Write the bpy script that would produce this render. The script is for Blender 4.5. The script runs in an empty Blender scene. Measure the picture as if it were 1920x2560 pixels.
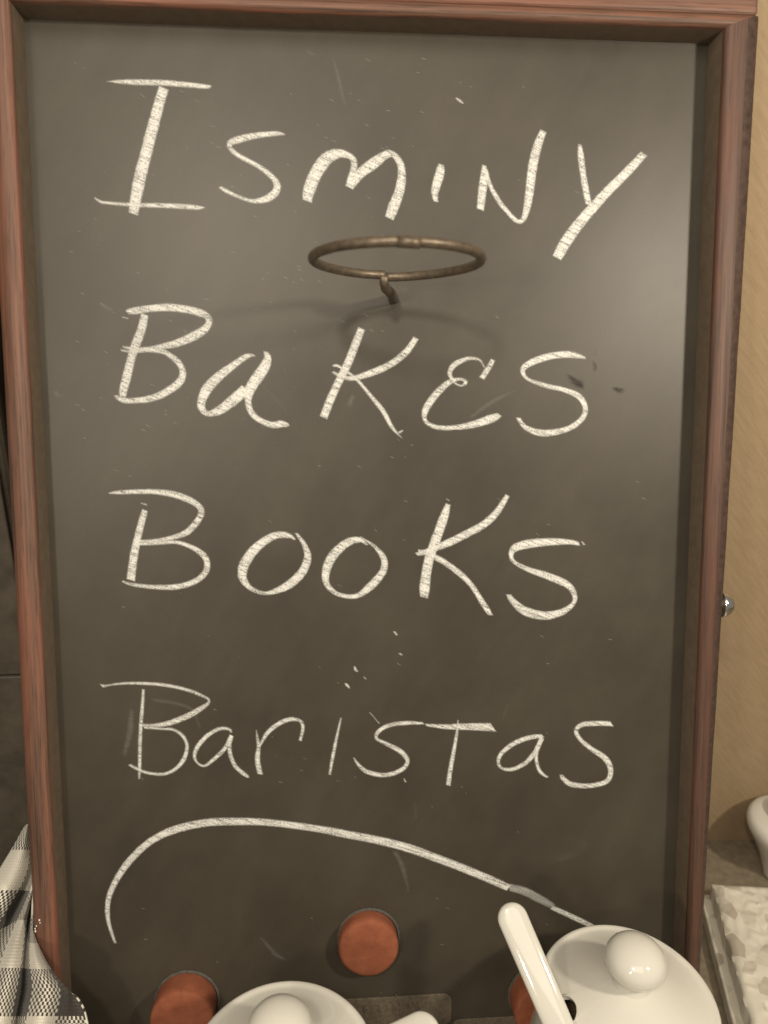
import bpy, bmesh, math, random
from mathutils import Vector, Matrix, noise

sc = bpy.context.scene
# ------------------------------------------------------------------ camera
LEAN = math.radians(15)
cam_d = bpy.data.cameras.new('camera'); cam = bpy.data.objects.new('camera', cam_d)
sc.collection.objects.link(cam); sc.camera = cam
cam_d.sensor_fit = 'HORIZONTAL'; cam_d.sensor_width = 36.0; cam_d.lens = 36.02
cam_d.clip_start = 0.02; cam_d.clip_end = 50
cam.matrix_world = Matrix(((0.99710122, 0.01087694, -0.075305, 0.0),
                           (-0.07417352, 0.35949399, -0.9301948, -0.34998315),
                           (0.01695402, 0.93308401, 0.35925868, 0.54842269),
                           (0, 0, 0, 1)))
cam_d.dof.use_dof = True; cam_d.dof.focus_distance = 0.50; cam_d.dof.aperture_fstop = 9.0
# ------------------------------------------------------------------ light
world = bpy.data.worlds.new('World'); sc.world = world; world.use_nodes = True
bg = world.node_tree.nodes['Background']
bg.inputs[0].default_value = (1.0, 0.915, 0.775, 1); bg.inputs[1].default_value = 0.23
def lamp(name, loc, target, size, watts, col=(1.0, 0.88, 0.70)):
    d = bpy.data.lights.new(name, 'AREA'); d.shape = 'DISK'; d.size = size; d.energy = watts; d.color = col
    o = bpy.data.objects.new(name, d); sc.collection.objects.link(o); o.location = loc
    o.rotation_euler = (Vector(target) - Vector(loc)).to_track_quat('-Z', 'Y').to_euler()
    return o
lamp('front_light', (0.55, -0.47, 0.80), (0.10, 0.08, 0.40), 0.07, 4.9)
lamp('front_light', (-0.15, -0.58, 0.92), (0.02, 0.08, 0.40), 0.08, 2.7)
lamp('front_light', (-0.36, -0.74, 0.66), (0.02, 0.06, 0.16), 0.08, 1.9)  # third highlight's lamp, set low as an added fill for the lower board
panel = lamp('overhead_fill', (-0.15, -1.35, 1.95), (0.03, 0.12, 0.45), 1.0, 11, (1.0, 0.90, 0.74))  # added unseen area light, puts a sheen on the upper board
panel.data.shape = 'RECTANGLE'; panel.data.size = 1.5; panel.data.size_y = 0.9
sc.view_settings.view_transform = 'Standard'; sc.view_settings.look = 'None'
sc.view_settings.exposure = 0.0; sc.view_settings.gamma = 1.0
sc.view_settings.use_curve_mapping = False
sc.cycles.max_bounces = 6; sc.cycles.diffuse_bounces = 3; sc.cycles.glossy_bounces = 3; sc.cycles.transparent_max_bounces = 8

# ------------------------------------------------------------------ helpers
C = sc.collection
def obj(name, mesh, mat, parent=None, smooth=True, kind=None):
    if isinstance(mesh, bmesh.types.BMesh):
        me = bpy.data.meshes.new(name); mesh.to_mesh(me); mesh.free()
    else:
        me = mesh
    if smooth:
        for p in me.polygons: p.use_smooth = True
    o = bpy.data.objects.new(name, me); C.objects.link(o)
    if mat is not None and not me.materials: me.materials.append(mat)
    if parent is not None: o.parent = parent
    if kind: o['kind'] = kind
    return o
def thing(name, label, cat, loc=(0, 0, 0), group=None):
    o = bpy.data.objects.new(name, None); C.objects.link(o); o.location = loc
    o.empty_display_size = 0.02
    o['label'] = label; o['category'] = cat
    if group: o['group'] = group
    return o
def tag(o, label, cat, group=None):
    o['label'] = label; o['category'] = cat
    if group: o['group'] = group
    return o
def box(bm, x0, x1, y0, y1, z0, z1):
    vs = [bm.verts.new(p) for p in ((x0,y0,z0),(x1,y0,z0),(x1,y1,z0),(x0,y1,z0),(x0,y0,z1),(x1,y0,z1),(x1,y1,z1),(x0,y1,z1))]
    for f in ((3,2,1,0),(4,5,6,7),(0,1,5,4),(1,2,6,5),(2,3,7,6),(3,0,4,7)): bm.faces.new([vs[i] for i in f])
def bevel(o, w, seg=3, ang=30):
    m = o.modifiers.new('bevel', 'BEVEL'); m.width = w; m.segments = seg; m.limit_method = 'ANGLE'; m.angle_limit = math.radians(ang)
def lathe(profile, seg=64, axis='z'):
    bm = bmesh.new(); rings = []
    for r, z in profile:
        if r < 1e-6:
            rings.append([bm.verts.new((0, 0, z))])
        else:
            rings.append([bm.verts.new((r*math.cos(2*math.pi*k/seg), r*math.sin(2*math.pi*k/seg), z)) for k in range(seg)])
    for a, b in zip(rings, rings[1:]):
        for k in range(seg):
            k2 = (k+1) % seg
            if len(a) == 1 and len(b) == 1: continue
            if len(a) == 1: bm.faces.new((a[0], b[k2], b[k]))
            elif len(b) == 1: bm.faces.new((a[k], a[k2], b[0]))
            else: bm.faces.new((a[k], a[k2], b[k2], b[k]))
    bmesh.ops.recalc_face_normals(bm, faces=bm.faces)
    return bm
def catmull(pts, step=0.0009):
    P = [pts[0]] + list(pts) + [pts[-1]]; out = []
    for i in range(1, len(P)-2):
        p0, p1, p2, p3 = P[i-1], P[i], P[i+1], P[i+2]
        L = math.dist(p1[:2], p2[:2]); n = max(1, int(L/step))
        for k in range(n):
            t = k/n
            out.append(tuple(0.5*((2*b) + (-a+c)*t + (2*a-5*b+4*c-d)*t*t + (-a+3*b-3*c+d)*t**3) for a, b, c, d in zip(p0, p1, p2, p3)))
    out.append(tuple(P[-2])); return out
def tube(bm, pts, rad, seg=12, caps=True):
    rings = []; n = len(pts); up = Vector((0.13, 0.2, 1)).normalized()
    for i, p in enumerate(pts):
        p = Vector(p); t = (Vector(pts[min(i+1, n-1)]) - Vector(pts[max(i-1, 0)])).normalized()
        a = t.cross(up).normalized(); b = t.cross(a).normalized()
        r = rad(i/(n-1)) if callable(rad) else rad
        rings.append([bm.verts.new(p + (a*math.cos(2*math.pi*k/seg) + b*math.sin(2*math.pi*k/seg))*r) for k in range(seg)])
    for A, B in zip(rings, rings[1:]):
        for k in range(seg): bm.faces.new((A[k], A[(k+1) % seg], B[(k+1) % seg], B[k]))
    if caps:
        bm.faces.new(rings[0][::-1]); bm.faces.new(rings[-1])

# ------------------------------------------------------------------ materials
class NT:
    def __init__(s, name):
        s.m = bpy.data.materials.new(name); s.m.use_nodes = True; s.t = s.m.node_tree
        s.bsdf = s.t.nodes['Principled BSDF']; s.out = s.t.nodes['Material Output']
    def n(s, typ, **kw):
        nd = s.t.nodes.new(typ)
        for k, v in kw.items(): setattr(nd, k, v)
        return nd
    def link(s, a, b): s.t.links.new(a, b)
    def math(s, op, a, b=None, clamp=False):
        nd = s.n('ShaderNodeMath', operation=op); nd.use_clamp = clamp
        for i, v in enumerate((a, b)):
            if v is None: continue
            if isinstance(v, (int, float)): nd.inputs[i].default_value = v
            else: s.link(v, nd.inputs[i])
        return nd.outputs[0]
    def coords(s, scale=(1, 1, 1), rot=(0, 0, 0), kind='Object'):
        tc = s.n('ShaderNodeTexCoord'); r_ = s.n('ShaderNodeMapping'); mp = s.n('ShaderNodeMapping')
        r_.inputs['Rotation'].default_value = rot; mp.inputs['Scale'].default_value = scale
        s.link(tc.outputs[kind], r_.inputs[0]); s.link(r_.outputs[0], mp.inputs[0]); return mp.outputs[0]
    def noise(s, vec, scale, detail=4, rough=0.55, dist=0.0):
        nd = s.n('ShaderNodeTexNoise'); nd.inputs['Scale'].default_value = scale; nd.inputs['Detail'].default_value = detail
        nd.inputs['Roughness'].default_value = rough; nd.inputs['Distortion'].default_value = dist
        s.link(vec, nd.inputs['Vector']); return nd.outputs['Fac']
    def ramp(s, fac, stops):
        nd = s.n('ShaderNodeValToRGB'); e = nd.color_ramp.elements
        while len(e) < len(stops): e.new(0.5)
        for el, (p, c) in zip(e, stops):
            el.position = p; el.color = (c, c, c, 1) if isinstance(c, (int, float)) else (*c, 1)
        s.link(fac, nd.inputs[0]); return nd.outputs[0]
    def mix(s, fac, a, b):
        nd = s.n('ShaderNodeMix', data_type='RGBA')
        for sock, v in ((nd.inputs[0], fac), (nd.inputs[6], a), (nd.inputs[7], b)):
            if isinstance(v, (int, float)): sock.default_value = v
            elif isinstance(v, tuple): sock.default_value = (*v, 1)
            else: s.link(v, sock)
        return nd.outputs[2]
    def bump(s, h, strength, dist):
        nd = s.n('ShaderNodeBump'); nd.inputs['Strength'].default_value = strength; nd.inputs['Distance'].default_value = dist
        s.link(h, nd.inputs['Height']); s.link(nd.outputs[0], s.bsdf.inputs['Normal'])
    def base(s, c):
        if isinstance(c, tuple): s.bsdf.inputs['Base Color'].default_value = (*c, 1)
        else: s.link(c, s.bsdf.inputs['Base Color'])
    def set(s, rough=None, spec=None, metal=None, coat=None, coat_rough=None, sheen=None, sss=None):
        for k, v in (('Roughness', rough), ('Specular IOR Level', spec), ('Metallic', metal), ('Coat Weight', coat), ('Coat Roughness', coat_rough), ('Sheen Weight', sheen), ('Subsurface Weight', sss)):
            if v is None: continue
            if isinstance(v, (int, float)): s.bsdf.inputs[k].default_value = v
            else: s.link(v, s.bsdf.inputs[k])

def mat_board():
    m = NT('blackboard_paint'); co = m.coords()
    n1 = m.noise(co, 9, 5, 0.6); n2 = m.noise(m.coords((1, 0.35, 1), (0, 0, 0.5)), 40, 4, 0.65)
    dust = m.math('MULTIPLY', m.ramp(n1, [(0.3, 0.0), (0.75, 1.0)]), 0.6)
    dust = m.math('ADD', dust, m.math('MULTIPLY', m.ramp(n2, [(0.42, 0.0), (0.75, 1.0)]), 0.24))
    fine = m.noise(co, 1500, 2, 0.7)
    dust = m.math('ADD', dust, m.math('MULTIPLY', m.math('SUBTRACT', fine, 0.5), 0.9), clamp=True)
    m.base(m.mix(dust, (0.040,0.0335,0.0245), (0.083,0.071,0.052)))
    m.set(rough=m.ramp(n1, [(0.2, 0.40), (0.8, 0.47)]), spec=0.5)
    m.bump(fine, 0.12, 0.0003); return m.m
def mat_chalk(name, strength, col=(0.83, 0.83, 0.80), grain=1.0, ragged=0.0009, soft=None):
    m = NT(name); m.base(col); m.set(rough=0.95, spec=0.1)
    uv = m.n('ShaderNodeUVMap'); uv.uv_map = 'edge'; sep = m.n('ShaderNodeSeparateXYZ'); m.link(uv.outputs[0], sep.inputs[0])
    d = m.math('MINIMUM', sep.outputs[0], sep.outputs[1])                     # mm to the nearest edge of the stroke
    st = m.coords((70, 760, 1), (0, 0, math.radians(22)))                  # drag lines of the chalk's flat side
    s1 = m.noise(st, 1.0, 3, 0.6); s2 = m.noise(m.coords((28, 300, 1), (0, 0, math.radians(19))), 1.0, 2, 0.5)
    g = m.noise(m.coords(), 1000, 3, 0.75)
    if soft is None:                                                          # ragged, dusty outline
        th = m.math('ADD', m.math('MULTIPLY', m.math('SUBTRACT', s1, 0.5), 1.5), m.math('MULTIPLY', m.math('SUBTRACT', g, 0.5), 1.6))
        e = m.math('MULTIPLY', m.math('SUBTRACT', d, m.math('ADD', th, 0.10)), 1.0, clamp=True)
    else:
        e = m.math('MULTIPLY', d, soft, clamp=True)
    body = m.math('ADD', m.math('MULTIPLY', m.math('SUBTRACT', s1, 0.5), 1.9*grain), m.math('MULTIPLY', m.math('SUBTRACT', s2, 0.5), 0.7*grain))
    body = m.math('ADD', body, m.math('MULTIPLY', m.math('SUBTRACT', g, 0.5), 2.2*grain))
    body = m.math('ADD', body, 0.60)
    core = m.math('MULTIPLY', d, 0.08)
    body = m.math('ADD', body, core, clamp=True)
    a = m.math('MULTIPLY', m.math('MULTIPLY', e, body), strength, clamp=True)
    m.link(a, m.bsdf.inputs['Alpha']); return m.m
def mat_wood(axis, k=1.0, name='red_brown_stained_wood_'):
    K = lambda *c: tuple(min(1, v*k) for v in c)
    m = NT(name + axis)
    sc_ = {'y': (430, 7, 430), 'x': (7, 430, 430)}[axis]; sc2 = {'y': (900, 40, 900), 'x': (40, 900, 900)}[axis]; sc3 = {'y': (90, 7, 90), 'x': (7, 90, 90)}[axis]
    a = m.noise(m.coords(sc_), 1, 5, 0.6, 0.3); b = m.noise(m.coords(sc2), 1, 3, 0.6); c = m.noise(m.coords(sc3), 1, 3, 0.5)
    col = m.ramp(a, [(0.30, K(0.055, 0.034, 0.025)), (0.46, K(0.13, 0.068, 0.047)), (0.58, K(0.17, 0.083, 0.055)), (0.72, K(0.25, 0.102, 0.062))])
    col = m.mix(m.math('MULTIPLY', m.ramp(b, [(0.5, 0.0), (0.72, 1.0)]), 0.75), col, (0.045, 0.027, 0.020))
    col = m.mix(m.math('MULTIPLY', m.ramp(c, [(0.45, 0.0), (0.7, 1.0)]), 0.5), col, K(0.27, 0.096, 0.056))
    m.base(col); m.set(rough=m.ramp(a, [(0.2, 0.62), (0.8, 0.48)]), spec=0.45)
    m.bump(m.math('ADD', a, b), 0.25, 0.0004); return m.m
def mat_simple(name, col, rough, spec=0.5, metal=0.0, coat=0.0, nscale=None, namp=0.0, bump=0.0, bdist=0.0004, sss=None):
    m = NT(name)
    if nscale:
        f = m.noise(m.coords(), nscale, 5, 0.6)
        lo = tuple(c*(1-namp) for c in col); hi = tuple(min(1, c*(1+namp)) for c in col)
        m.base(m.mix(m.ramp(f, [(0.3, 0.0), (0.7, 1.0)]), lo, hi))
        if bump: m.bump(f, bump, bdist)
    else: m.base(col)
    m.set(rough=rough, spec=spec, metal=metal, coat=coat, sss=sss)
    if sss: m.bsdf.inputs['Subsurface Radius'].default_value = (0.004, 0.003, 0.002)
    return m.m
def mat_gingham():
    m = NT('black_and_white_gingham_weave'); uv = m.n('ShaderNodeUVMap'); uv.uv_map = 'uv'
    sep = m.n('ShaderNodeSeparateXYZ'); m.link(uv.outputs[0], sep.inputs[0]); u, v = sep.outputs[0], sep.outputs[1]
    N_ = 14.0
    par = lambda x: m.math('FLOOR', m.math('MODULO', m.math('ADD', m.math('FLOOR', x), 200.0), 2.0))
    warp = m.math('SUBTRACT', 1.0, par(u)); weft = m.math('SUBTRACT', 1.0, par(v))        # 1 = white thread
    un, vn = m.math('MULTIPLY', u, N_), m.math('MULTIPLY', v, N_)
    over = m.math('FLOOR', m.math('MODULO', m.math('ADD', m.math('ADD', m.math('FLOOR', un), m.math('FLOOR', vn)), 4000.0), 2.0))
    mixv = m.math('ADD', m.math('MULTIPLY', over, warp), m.math('MULTIPLY', m.math('SUBTRACT', 1.0, over), weft))
    fu = m.math('SINE', m.math('MULTIPLY', m.math('FRACT', m.math('ADD', un, 400.0)), math.pi)); fv = m.math('SINE', m.math('MULTIPLY', m.math('FRACT', m.math('ADD', vn, 400.0)), math.pi))
    h = m.math('MULTIPLY', fu, fv)
    fz = m.noise(m.coords(), 900, 3, 0.6)
    w = m.mix(fz, (0.70, 0.66, 0.57), (0.86, 0.83, 0.74)); k = m.mix(fz, (0.030, 0.026, 0.024), (0.07, 0.060, 0.054))
    m.base(m.mix(mixv, k, w)); m.set(rough=0.92, spec=0.2, sheen=0.25); m.bump(h, 0.55, 0.0006); return m.m
def mat_wall():
    m = NT('tan_painted_wall'); co = m.coords()
    a = m.noise(co, 3.0, 4, 0.5); b = m.noise(co, 420, 4, 0.6); w = m.noise(m.coords((60, 60, 520), (0, math.radians(-50), 0)), 1.0, 3, 0.5, 0.5)
    col = m.mix(a, (0.305, 0.222, 0.136), (0.360, 0.268, 0.168)); col = m.mix(m.math('MULTIPLY', m.ramp(w, [(0.35, 0.0), (0.65, 1.0)]), 0.45), col, (0.25, 0.178, 0.10))
    m.base(col); m.set(rough=0.75, spec=0.25); m.bump(m.math('ADD', b, w), 0.35, 0.0006); return m.m
def mat_tray():
    m = NT('white_knobbly_glaze'); co = m.coords()
    v = m.n('ShaderNodeTexVoronoi'); v.inputs['Scale'].default_value = 70; m.link(co, v.inputs['Vector'])
    sep = m.n('ShaderNodeSeparateColor'); m.link(v.outputs['Color'], sep.inputs[0])
    f = m.noise(co, 260, 4, 0.6)
    col = m.mix(m.ramp(sep.outputs[0], [(0.55, 0.0), (0.95, 1.0)]), (0.72, 0.69, 0.60), (0.44, 0.40, 0.33))
    col = m.mix(m.math('MULTIPLY', f, 0.35), col, (0.62, 0.58, 0.5))
    m.base(col); m.set(rough=0.35, spec=0.5); return m.m

M = dict(board=mat_board(), chalk=mat_chalk('white_chalk', 0.92), smear=mat_chalk('smeared_chalk', 0.40, grain=0.5, soft=0.8),
         faint=mat_chalk('faint_chalk_rub', 0.08, grain=0.9, soft=0.45), fleck=mat_chalk('chalk_fleck', 0.34, grain=0.6, soft=6.0),
         dark=mat_chalk('damp_smudge', 0.5, col=(0.02, 0.018, 0.016), grain=1.0, soft=0.4),
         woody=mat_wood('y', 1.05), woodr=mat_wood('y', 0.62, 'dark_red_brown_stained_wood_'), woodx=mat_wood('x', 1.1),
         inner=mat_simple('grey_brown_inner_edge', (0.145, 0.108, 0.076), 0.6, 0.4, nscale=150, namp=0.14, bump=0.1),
         outer=mat_simple('dark_outer_bevel', (0.058, 0.034, 0.026), 0.6, 0.4, nscale=200, namp=0.4, bump=0.2),  # darker brown for the outer bevel of the right rail
         wire=mat_simple('bronze_wire', (0.17, 0.135, 0.10), 0.46, metal=0.6, nscale=300, namp=0.35, bump=0.15),
         peg=mat_simple('rust_red_cork', (0.265, 0.085, 0.044), 0.80, 0.3, nscale=160, namp=0.16, bump=0.25, bdist=0.0006),
         peggap=mat_simple('grey_glue_rim', (0.075, 0.070, 0.058), 0.8, nscale=500, namp=0.3),
         strip=mat_simple('dull_brown_foil', (0.125, 0.102, 0.073), 0.62, nscale=420, namp=0.30, bump=0.5),
         chrome=mat_simple('chrome', (0.72, 0.72, 0.70), 0.16, metal=1.0, nscale=200, namp=0.1),
         ceramic=mat_simple('cream_white_glazed_ceramic', (0.66, 0.645, 0.59), 0.07, 0.5, coat=0.3, nscale=25, namp=0.025, bump=0.02, bdist=0.001),
         sugar=mat_simple('brown_sugar', (0.16, 0.12, 0.085), 0.9, 0.2, nscale=900, namp=0.5, bump=0.8, bdist=0.001),
         gingham=mat_gingham(), wall=mat_wall(), tray=mat_tray(),
         counter=mat_simple('brown_grey_counter', (0.22, 0.185, 0.135), 0.42, 0.5, nscale=160, namp=0.22, bump=0.05),
         black=mat_simple('black_plastic', (0.072, 0.060, 0.045), 0.55, 0.5, nscale=60, namp=0.35, bump=0.08),
         darklid=mat_simple('dark_blue_grey_plastic', (0.045, 0.042, 0.055), 0.45),
         crumb=mat_simple('white_crumb', (0.85, 0.80, 0.68), 0.6))

# ------------------------------------------------------------------ setting
bm = bmesh.new(); box(bm, -1.3, 1.5, -0.75, 0.1928, -0.03, 0.0); o = obj('counter', bm, M['counter'], smooth=False); o['kind'] = 'structure'
bm = bmesh.new(); box(bm, -1.3, 1.5, 0.1930, 0.25, -0.03, 1.3); o = obj('wall', bm, M['wall'], smooth=False); o['kind'] = 'structure'

# ------------------------------------------------------------------ chalkboard (local: x right, y up along the board, z out of it)
YB = 0.4391533
sign = thing('chalkboard_sign', 'leaning chalkboard in red brown wooden frame with four lines of white chalk lettering', 'chalkboard')
sign.rotation_euler = (math.pi/2 - LEAN, 0, 0)
XI0, XI1, YI1 = -0.1690, 0.2360, 0.2335 + YB
YI0 = 0.0165
WL, WR, WT, WB = 0.0168, 0.0186, 0.0098, 0.0130
bm = bmesh.new(); box(bm, XI0-0.004, XI1+0.004, YI0-0.004, YI1+0.004, -0.006, 0.0)
surface = obj('writing_surface', bm, M['board'], sign, smooth=False)
surface['label'] = 'dark matt blackboard panel with chalk writing'
PROF = [(0.0, -0.011), (0.0, 0.0165), (0.03, 0.0182), (0.10, 0.0196), (0.22, 0.0204), (0.38, 0.0207), (0.55, 0.0203), (0.70, 0.0192), (0.83, 0.0173), (0.93, 0.0146), (1.0, 0.0110), (1.0, -0.0115)]
def rail(c0, o0, c1, o1, mat, outer=99):
    bm = bmesh.new(); n = 24; rows = []
    for k in range(n+1):
        t = k/n; r = []
        for s, p in PROF:
            a = (c0[0]+(o0[0]-c0[0])*s, c0[1]+(o0[1]-c0[1])*s); b = (c1[0]+(o1[0]-c1[0])*s, c1[1]+(o1[1]-c1[1])*s)
            x, y = a[0]+(b[0]-a[0])*t, a[1]+(b[1]-a[1])*t
            wob = 0.00022*noise.noise(Vector((x*30, y*30, s*3))) if 0 < k < n else 0
            r.append(bm.verts.new((x+wob, y+wob, p+wob)))
        rows.append(r)
    m_ = len(PROF)
    for A, B in zip(rows, rows[1:]):
        for k in range(m_):
            f = bm.faces.new((A[k], A[(k+1) % m_], B[(k+1) % m_], B[k]))
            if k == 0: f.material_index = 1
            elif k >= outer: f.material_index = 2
    bm.faces.new(rows[0]); bm.faces.new(rows[-1][::-1])
    bmesh.ops.recalc_face_normals(bm, faces=bm.faces)
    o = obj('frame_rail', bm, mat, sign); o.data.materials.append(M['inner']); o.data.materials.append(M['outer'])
    m = o.modifiers.new('es', 'EDGE_SPLIT'); m.split_angle = math.radians(40)
    return o
tl, tr, bl, br = (XI0, YI1), (XI1, YI1), (XI0, YI0), (XI1, YI0)
otl, otr, obl, obr = (XI0-WL, YI1+WT), (XI1+WR+0.0058, YI1+WT), (XI0-WL, YI0-WB), (XI1+WR-0.0068, YI0-WB)
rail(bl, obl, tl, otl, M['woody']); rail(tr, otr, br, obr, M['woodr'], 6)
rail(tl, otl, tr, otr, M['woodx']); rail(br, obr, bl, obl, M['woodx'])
bm = bmesh.new(); box(bm, XI0-WL-0.0005, XI1+WR+0.0050, YI1+WT+0.0006, YI1+WT+0.017, -0.009, 0.0135)
o = obj('top_cap', bm, M['woodx'], sign, smooth=False); bevel(o, 0.003, 4)
bm = bmesh.new(); box(bm, XI0-WL+0.002, XI1+WR-0.010, YI0-WB+0.002, YI1+WT-0.002, -0.0105, -0.0065)
obj('back_panel', bm, M['woody'], sign, smooth=False)
# specks on the left rail
bm = bmesh.new(); rnd = random.Random(3)
for (x, y, s) in [(-0.1790,0.139,0.0009),(-0.1787,0.1372,0.0006),(-0.1810,0.1352,0.0007),(-0.1818,0.1335,0.0007),(-0.1817,0.1318,0.0009)]:
    bmesh.ops.create_icosphere(bm, subdivisions=1, radius=1.0, matrix=Matrix.Translation((x, y, 0.0205)) @ Matrix.Diagonal((s*0.7, s, s*0.4, 1)))
obj('paint_speck', bm, M['crumb'], sign, kind='stuff')

# chalk strokes
NIB = Vector((math.cos(math.radians(-24)), math.sin(math.radians(-24))))
def stroke(bm, uvl, pts, lift=0.0, wob=0.10, seed=0, grow=0.00024):
    P = catmull([(x/1000, y/1000, w/1000) for x, y, w in pts]); n = len(P); cross = (-1, -0.6, 0, 0.6, 1); rows = []
    s = [0.0]
    for a, b in zip(P, P[1:]): s.append(s[-1] + math.dist(a[:2], b[:2]))
    for i, (x, y, w) in enumerate(P):
        a, b = P[max(i-1, 0)], P[min(i+1, n-1)]
        t = Vector((b[0]-a[0], b[1]-a[1])); t = t.normalized() if t.length > 1e-9 else Vector((1, 0)); nn = Vector((-t.y, t.x))
        hw = max(w/2, 0.0002) + grow
        dn, dt = NIB.dot(nn), NIB.dot(t); shear = 0.8*dn*dt/(dn*dn + 0.22)
        r = []
        for c in cross:
            j = hw*wob*noise.noise(Vector((x*600, y*600, c*2+seed)))
            q = Vector((x, y)) + nn*(hw*c + j) + t*(hw*c*shear)
            v = bm.verts.new((q.x, q.y, 0.00006 + lift + 0.00016*max(0, 1-c*c)**0.5))
            r.append((v, (1-abs(c))*hw*1000, min(s[i], s[-1]-s[i])*1000 + (0.35 if grow else 0.0)))
        rows.append(r)
    for A, B in zip(rows, rows[1:]):
        for k in range(4):
            q = (A[k+1], A[k], B[k], B[k+1])
            f = bm.faces.new([z[0] for z in q])
            for lp, z in zip(f.loops, q): lp[uvl].uv = (z[1], z[2])
def chalk(name, strokes, mat, parent, lift=0.0, kind=None, label=None, grow=0.00024):
    bm = bmesh.new(); uvl = bm.loops.layers.uv.new('edge')
    for i, p in enumerate(strokes): stroke(bm, uvl, p, lift + 0.00004*(i % 5), seed=i*7.3, grow=grow)
    o = obj(name, bm, mat, parent, kind=kind)
    if label: o['label'] = label
    return o
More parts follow.
